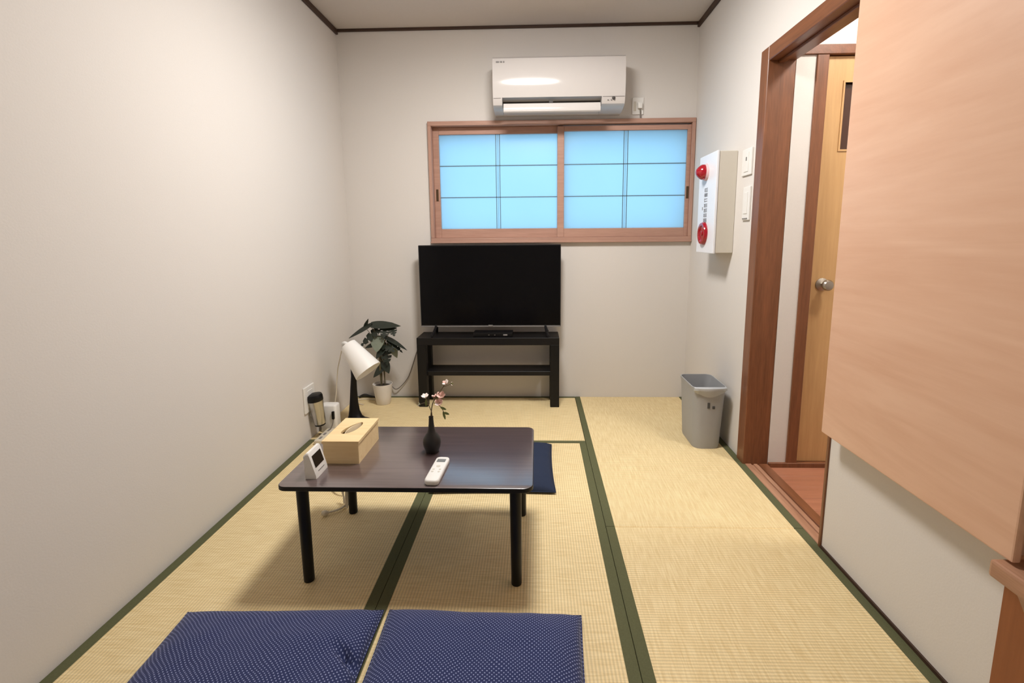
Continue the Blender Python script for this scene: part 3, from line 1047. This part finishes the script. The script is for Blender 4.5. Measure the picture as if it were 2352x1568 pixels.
def cushion(name, label, cx, cy, w, d, h, rz, mat, seed, dents=(), group=None):
    n = 56
    bm = B()

    def pos(u, v):
        pin = 0.030
        x = w / 2 * u * (1 - pin * (1 - v * v)) if abs(u) > 0 else 0
        y = d / 2 * v * (1 - pin * (1 - u * u))
        return x, y

    top, bot = [], []
    for i in range(n + 1):
        rt, rb = [], []
        for j in range(n + 1):
            u, v = -1 + 2 * i / n, -1 + 2 * j / n
            u = math.copysign(abs(u) ** 0.8, u); v = math.copysign(abs(v) ** 0.8, v)
            x, y = pos(u, v)
            f = ((1 - abs(u) ** 5) * (1 - abs(v) ** 5)) ** 0.5
            e = 0.013 + 0.002 * noise.noise(Vector((x * 20, y * 20, seed)))
            z = e + (h - e) * f
            z += 0.006 * f * noise.noise(Vector((x * 6, y * 6, seed)))
            z += 0.003 * f * noise.noise(Vector((x * 16, y * 16, seed + 4)))
            for (px_, py_, ang, ln, wd, dp) in dents:
                ca, sa = math.cos(ang), math.sin(ang)
                a_ = (x - px_) * ca + (y - py_) * sa
                b_ = -(x - px_) * sa + (y - py_) * ca
                z -= dp * math.exp(-(a_ / ln) ** 2 - (b_ / wd) ** 2) * min(1, f * 2.5)
            z = max(z, 0.012)
            zb = 0.0 if max(abs(u), abs(v)) < 0.93 else 0.0 + 0.011 * (max(abs(u), abs(v)) - 0.93) / 0.07
            rt.append(Vector((x, y, z)))
            rb.append(Vector((x, y, zb)))
        top.append(rt); bot.append(rb)
    vt = [[bm.verts.new(p) for p in r] for r in top]
    vb_ = [[bm.verts.new(p) for p in r] for r in bot]
    for i in range(n):
        for j in range(n):
            bm.faces.new((vt[i][j], vt[i + 1][j], vt[i + 1][j + 1], vt[i][j + 1]))
            bm.faces.new((vb_[i][j], vb_[i][j + 1], vb_[i + 1][j + 1], vb_[i + 1][j]))
    for i in range(n):
        bm.faces.new((vt[i][0], vb_[i][0], vb_[i + 1][0], vt[i + 1][0]))
        bm.faces.new((vt[i][n], vt[i + 1][n], vb_[i + 1][n], vb_[i][n]))
        bm.faces.new((vt[0][i], vt[0][i + 1], vb_[0][i + 1], vb_[0][i]))
        bm.faces.new((vt[n][i], vb_[n][i], vb_[n][i + 1], vt[n][i + 1]))
    t = thing(name, label, 'cushion', (cx, cy, 0), (0, 0, rz), group)
    obj('cover', bm, mat, t, smooth=True, auto=80)
    # corner seams
    bm = B()
    ed = [(pos(u, -1)) for u in [-1 + k / 10 for k in range(21)]]
    path = []
    for k in range(80):
        s_ = k / 20
        if s_ < 1: u, v = -1 + 2 * s_, -1
        elif s_ < 2: u, v = 1, -1 + 2 * (s_ - 1)
        elif s_ < 3: u, v = 1 - 2 * (s_ - 2), 1
        else: u, v = -1, 1 - 2 * (s_ - 3)
        x, y = pos(u, v)
        path.append(Vector((x * 1.003, y * 1.003, 0.0115)))
    path.append(path[0])
    tube(bm, path, 0.0028, 6, smooth=False)
    obj('seam', bm, mat, t, smooth=True)
    return t


cushion('floor_cushion', 'navy stitched floor cushion with a creased side, left of its twin before the table', 0.545, -2.352, 0.60, 0.60, 0.060, math.radians(2.0), M['navy'], 3.1,
        dents=[(0.265, 0.10, math.radians(140), 0.05, 0.011, 0.045), (0.14, 0.0, math.radians(60), 0.16, 0.03, 0.006)], group='floor cushions')
cushion('floor_cushion', 'smooth navy stitched floor cushion beside the creased one before the table', 1.143, -2.345, 0.585, 0.60, 0.060, math.radians(-1.0), M['navy'], 9.4,
        dents=[(-0.02, 0.02, math.radians(100), 0.2, 0.05, 0.005)], group='floor cushions')
cushion('floor_cushion', 'dark navy floor cushion half hidden behind the low table', 1.105, -1.088, 0.57, 0.50, 0.055, math.radians(0.5), M['navyplain'], 15.0, group='floor cushions')

# ------------------------------------------------------------------ plant
pl = thing('potted_plant', 'potted plant with dark split leaves in a white pot by the corner', 'plant', (0.238, -0.150, 0))
bm = B(); lathe(bm, [(0.044, 0.0), (0.047, 0.004), (0.056, 0.06), (0.066, 0.13), (0.067, 0.145), (0.063, 0.145), (0.058, 0.12), (0.05, 0.1)], 30)
obj('pot', bm, M['pot'], pl, smooth=True)
bm = B(); lathe(bm, [(0.056, 0.118), (0.0595, 0.126), (0.04, 0.131), (0.001, 0.133)], 24)
obj('soil', bm, M['soil'], pl, smooth=True)


def plpt(px, py, dy=0.0):
    d = fw + rv * ((px - PX) / F_PX) - uv * ((py - PY) / F_PX)
    t = (-0.15 + dy - CAM.y) / d.y
    return CAM + d * t - Vector((0.238, -0.15, 0))


def monstera(base, tip, width, nrm, droop, split=True, curl=0.0):
    """split leaf from base to tip, seven lobes a side"""
    bm = B()
    ax = tip - base
    L = ax.length
    d = ax.normalized()
    n = (nrm - d * nrm.dot(d)).normalized()
    s = d.cross(n)
    rows = []
    N_ = 42
    for i in range(N_ + 1):
        t = i / N_
        w = width * (math.sin(PI * (0.10 + 0.90 * t) ** 0.75) ** 0.8 if t < 1 else 0.02)
        w = max(w, 0.002)
        if split and 0.18 < t < 0.94:
            ph = (t * 4.6 + 0.1) % 1.0
            if ph > 0.74:
                w *= 0.32
        mid = base + d * (L * t) - n * (droop * t * t)
        row = []
        for k in (-1, -0.5, 0, 0.5, 1):
            back = -abs(k) * 0.20 * L * (1 - t) * 0.5
            row.append(mid + s * (w * k) + d * back - n * (curl * k * k))
        rows.append(row)
    th = n * 0.0008
    loft(bm, [[*r, *[p - th for p in reversed(r)]] for r in rows])
    return bm


LV = [  # base px, tip px, depth offsets, width, normal, droop, pale
    ((850, 746, 0.0), (799, 775, -0.02), 0.022, (0.3, -0.6, 1.0), 0.01, False),
    ((838, 750, 0.01), (846, 732, 0.0), 0.012, (0.6, -0.5, 0.4), 0.0, False),
    ((856, 745, 0.0), (919, 746, -0.02), 0.034, (0.0, -0.75, 0.9), 0.012, False),
    ((900, 747, 0.02), (855, 742, 0.03), 0.035, (0.0, -0.5, 1.0), 0.012, False),
    ((868, 756, 0.0), (824, 795, -0.04), 0.036, (-0.3, -1.0, 0.7), 0.015, False),
    ((885, 752, 0.0), (880, 775, -0.05), 0.036, (0.1, -1, 0.4), 0.01, False),
    ((900, 752, 0.0), (905, 770, -0.05), 0.030, (0.2, -1, 0.4), 0.01, False),
    ((886, 774, 0.0), (936, 799, -0.03), 0.022, (0.5, -0.5, 1.0), 0.02, False),
    ((893, 782, 0.0), (926, 806, -0.02), 0.022, (0.5, -0.7, 0.8), 0.02, False),
    ((868, 772, 0.0), (864, 808, -0.06), 0.046, (0.1, -1.0, 0.25), 0.01, True),
    ((862, 790, 0.0), (838, 796, -0.03), 0.022, (-0.2, -0.7, 0.9), 0.012, False),
    ((880, 792, 0.0), (905, 806, -0.05), 0.030, (0.3, -1.0, 0.6), 0.012, False),
    ((880, 800, 0.0), (863, 822, -0.05), 0.026, (-0.2, -1, 0.5), 0.01, False),
    ((885, 805, 0.0), (890, 838, -0.04), 0.038, (0.2, -1.0, 0.3), 0.012, False),
    ((882, 830, 0.0), (893, 857, -0.03), 0.030, (0.2, -1.0, 0.3), 0.01, False),
    ((882, 838, 0.0), (856, 866, -0.03), 0.028, (-0.2, -1.0, 0.6), 0.01, False),
    ((898, 790, 0.02), (912, 822, 0.01), 0.030, (0.2, -1.0, 0.3), 0.01, True),
]
for k, (b0, t0, wd, nv, dr, pale) in enumerate(LV):
    lbm = monstera(plpt(b0[0], b0[1], b0[2]), plpt(t0[0], t0[1], t0[2]), wd, Vector(nv), dr, split=k in (4, 5, 6, 8, 11, 13))
    ka = (k % 3) * 2.1
    root = Vector((0.017 * math.cos(ka), 0.012 * math.sin(ka), 0.128))
    b3 = plpt(b0[0], b0[1], b0[2])
    mid = Vector((0.014 * math.cos(ka), b3.y * 0.2 + 0.012 * math.sin(ka), 0.128 + (b3.z - 0.128) * 0.62))
    bm = B(); tube(bm, [root, mid, b3], [0.0032, 0.0024, 0.0016], 6, 6)
    stk = obj('stalk', bm, M['stem'], pl, smooth=True)
    obj('leaf', lbm, M['leafpale' if pale else 'leaf'], stk, smooth=True, auto=60)

# ------------------------------------------------------------------ floor lamp (desk lamp stood on the floor)
LY = -0.50
lp = thing('desk_lamp', 'desk lamp with white cone shade and black flared stem on the floor', 'lamp', (0.175, LY, 0))
sec = [(0.0, 0.108, 0.272, 0.07), (0.008, 0.106, 0.275, 0.072), (0.014, 0.112, 0.262, 0.066), (0.024, 0.122, 0.236, 0.05), (0.045, 0.130, 0.214, 0.035), (0.08, 0.136, 0.201, 0.026), (0.14, 0.143, 0.194, 0.020), (0.22, 0.151, 0.192, 0.016), (0.30, 0.160, 0.193, 0.013), (0.38, 0.162, 0.190, 0.012), (0.45, 0.156, 0.182, 0.011), (0.475, 0.155, 0.177, 0.010)]
bm = B()
loft(bm, [ring(((a + b_) / 2 - 0.175, 0.03 if False else 0.0), (b_ - a) / 2, hd, z, 28) for z, a, b_, hd in sec])
obj('stem', bm, M['black'], lp, smooth=True)
a0 = Vector((0.166 - 0.175, -0.035, 0.508))
a1 = Vector((0.296 - 0.175, -0.070, 0.352))
axd = (a1 - a0).normalized()
s_ = axd.cross(Vector((0, 1, 0))).normalized()
t_ = axd.cross(s_)
NS = 36


def cone_ring(p, r):
    return [p + (s_ * math.cos(2 * PI * i / NS) + t_ * math.sin(2 * PI * i / NS)) * r for i in range(NS)]


bm = B()
Ls = (a1 - a0).length
loft(bm, [cone_ring(a0 + axd * 0.002, 0.004), cone_ring(a0, 0.045), cone_ring(a0 + axd * 0.004, 0.049), cone_ring(a1 - axd * 0.003, 0.0845), cone_ring(a1, 0.0845), cone_ring(a1, 0.082), cone_ring(a0 + axd * 0.02, 0.045), cone_ring(a0 + axd * 0.02, 0.004)])
obj('shade', bm, M['shade'], lp, smooth=True)
bm = B()
tube(bm, [a0 + axd * 0.03 + Vector((-0.02, 0.02, -0.035)), a0 - axd * 0.006 + Vector((-0.03, 0.01, -0.012)), a0 - axd * 0.012 + Vector((-0.012, 0, 0.0)), a0 + axd * 0.004], [0.009, 0.009, 0.011, 0.013], 12)
tube(bm, [Vector((-0.012, 0, 0.455)), Vector((-0.018, 0.0, 0.475)), a0 + axd * 0.02 + Vector((-0.02, 0.02, -0.02))], 0.010, 12)
obj('neck', bm, M['white'], lp, smooth=True)
bm = B()
r = bmesh.ops.create_uvsphere(bm, u_segments=20, v_segments=12, radius=0.028)
obj('bulb', bm, M['white'], lp, smooth=True, loc=a0 + axd * 0.11)
bm = B()
tube(bm, [a0 - axd * 0.004 + Vector((-0.034, 0.012, -0.012)), (-0.075, 0.0, 0.42), (-0.088, -0.02, 0.34), (-0.098, -0.04, 0.20), (-0.112, -0.055, 0.10), (-0.12, -0.06, 0.02), (-0.13, -0.05, 0.004), (-0.15, 0.02, 0.004)], 0.0028, 8)
obj('cord', bm, M['cordwhite'], lp, smooth=True)

# ------------------------------------------------------------------ things at the foot of the left wall
wo = thing('wall_outlet', 'white wall outlet plate low on the left wall behind the capped canister', 'outlet', (0, -0.735, 0.24))
bm = B(); box(bm, 0.0, 0.010, -0.065, 0.06, -0.075, 0.075, 0.004)
obj('cover_plate', bm, M['white'], wo)
bm = B(); box(bm, 0.009, 0.013, -0.03, 0.03, -0.05, 0.05, 0.002)
obj('socket_face', bm, M['white'], wo)
cn = thing('wall_canister', 'silver canister with black cap fixed low on the left wall', 'canister', (0.052, -0.725, 0.085), (math.radians(3), math.radians(-6), 0))
bm = B(); lathe(bm, [(0.031, 0.0), (0.033, 0.004), (0.038, 0.08), (0.042, 0.135), (0.043, 0.140), (0.038, 0.141)], 28)
obj('body', bm, M['silver'], cn, smooth=True)
bm = B(); lathe(bm, [(0.041, 0.138), (0.044, 0.142), (0.044, 0.168), (0.040, 0.178), (0.030, 0.181), (0.004, 0.182)], 28)
obj('cap', bm, M['black'], cn, smooth=True)
bm = B(); lathe(bm, [(0.024, -0.012), (0.030, -0.008), (0.030, 0.002)], 24)
obj('foot_ring', bm, M['black'], cn, smooth=True)
bm = B(); box(bm, -0.053, -0.030, -0.012, 0.012, 0.05, 0.10, 0.003)
obj('wall_clip', bm, M['silver'], cn)

rt = thing('router', 'white box router with black plug standing on the floor by the left wall', 'router', (0.070, -0.622, 0))
bm = B()
loft(bm, [rrect(0.094, 0.066, 0.014, 0.0), rrect(0.100, 0.072, 0.016, 0.004), rrect(0.098, 0.07, 0.016, 0.158), rrect(0.092, 0.064, 0.014, 0.165), rrect(0.08, 0.052, 0.012, 0.167)])
obj('case', bm, M['white'], rt, smooth=True, auto=50)
bm = B(); box(bm, 0.026, 0.040, -0.046, -0.030, 0.085, 0.132, 0.003)
obj('plug', bm, M['black'], rt)
bm = B()
tube(bm, [(0.033, -0.040, 0.088), (0.032, -0.05, 0.06), (0.018, -0.058, 0.03), (-0.01, -0.062, 0.006), (-0.05, -0.064, 0.003)], 0.0026, 8)
obj('cord', bm, M['cordgrey'], rt, smooth=True)

ps = thing('power_strip', 'flat white power strip lying on the tatami under the canister', 'power strip', (0.082, -0.735, 0.0))
bm = B(); box(bm, -0.022, 0.022, -0.10, 0.10, 0.0, 0.026, 0.005)
obj('case', bm, M['cordwhite'], ps, smooth=True)
for k in range(3):
    bm = B(); box(bm, -0.006, 0.006, -0.075 + k * 0.055, -0.045 + k * 0.055, 0.0255, 0.0275)
    obj('socket', bm, M['grey'], ps)

# cords along the end wall
bm = B()
tube(bm, [(0.500, -0.03, 0.42), (0.462, -0.018, 0.36), (0.425, -0.014, 0.26), (0.385, -0.014, 0.155), (0.33, -0.018, 0.085), (0.29, -0.025, 0.062), (0.255, -0.012, 0.085)], 0.0034, 8)
bmesh.ops.translate(bm, verts=bm.verts, vec=-tv.location)
obj('cord', bm, M['cordgrey'], tv, smooth=True)
bm = B()
tube(bm, [(0.025, -0.04, 0.006), (0.06, -0.03, 0.02), (0.10, -0.03, 0.012), (0.15, -0.04, 0.006), (0.17, -0.05, 0.006)], [0.008, 0.009, 0.005, 0.004], 8)
bmesh.ops.translate(bm, verts=bm.verts, vec=-tv.location)
obj('antenna_cable', bm, M['cordblack'], tv, smooth=True)
bm = B()
tube(bm, [(0.11, -0.19, 0.004), (0.06, -0.16, 0.004), (0.03, -0.10, 0.004), (0.09, -0.075, 0.004), (0.155, -0.085, 0.004)], 0.004, 8)
bmesh.ops.translate(bm, verts=bm.verts, vec=-rt.location)
obj('network_cable', bm, M['cordwhite'], rt, smooth=True)

# white cord and plug under the table
wcord = thing('extension_cord', 'white extension cord with plug lying under the low table', 'cord', (0.44, -1.48, 0))
bm = B()
tube(bm, [(-0.005, -0.035, 0.012), (0.03, -0.005, 0.010), (0.045, 0.03, 0.012), (0.05, 0.07, 0.03), (0.03, 0.11, 0.05), (-0.03, 0.13, 0.03), (-0.10, 0.20, 0.006), (-0.22, 0.40, 0.006), (-0.33, 0.62, 0.006), (-0.358, 0.68, 0.012)], 0.0042, 8)
obj('cord', bm, M['cordwhite'], wcord, smooth=True)
bm = B()
tube(bm, [(-0.028, -0.042, 0.013), (-0.015, -0.040, 0.013), (-0.004, -0.034, 0.012)], [0.009, 0.012, 0.006], 10)
obj('plug', bm, M['cordwhite'], wcord, smooth=True)
bm = B()
for k in range(4):
    a = k * 0.9
    tube(bm, [(0.052 + 0.006 * math.cos(a), 0.01 + 0.004 * k, 0.006), (0.066 - 0.004 * k, 0.02, 0.06 + 0.01 * k), (0.05 + 0.006 * math.sin(a), 0.05, 0.10 + 0.006 * k), (0.026 - 0.003 * k, 0.06, 0.07), (0.030 + 0.004 * k, 0.045, 0.006)], 0.0032, 6)
obj('bundled_loop', bm, M['cordwhite'], wcord, smooth=True)
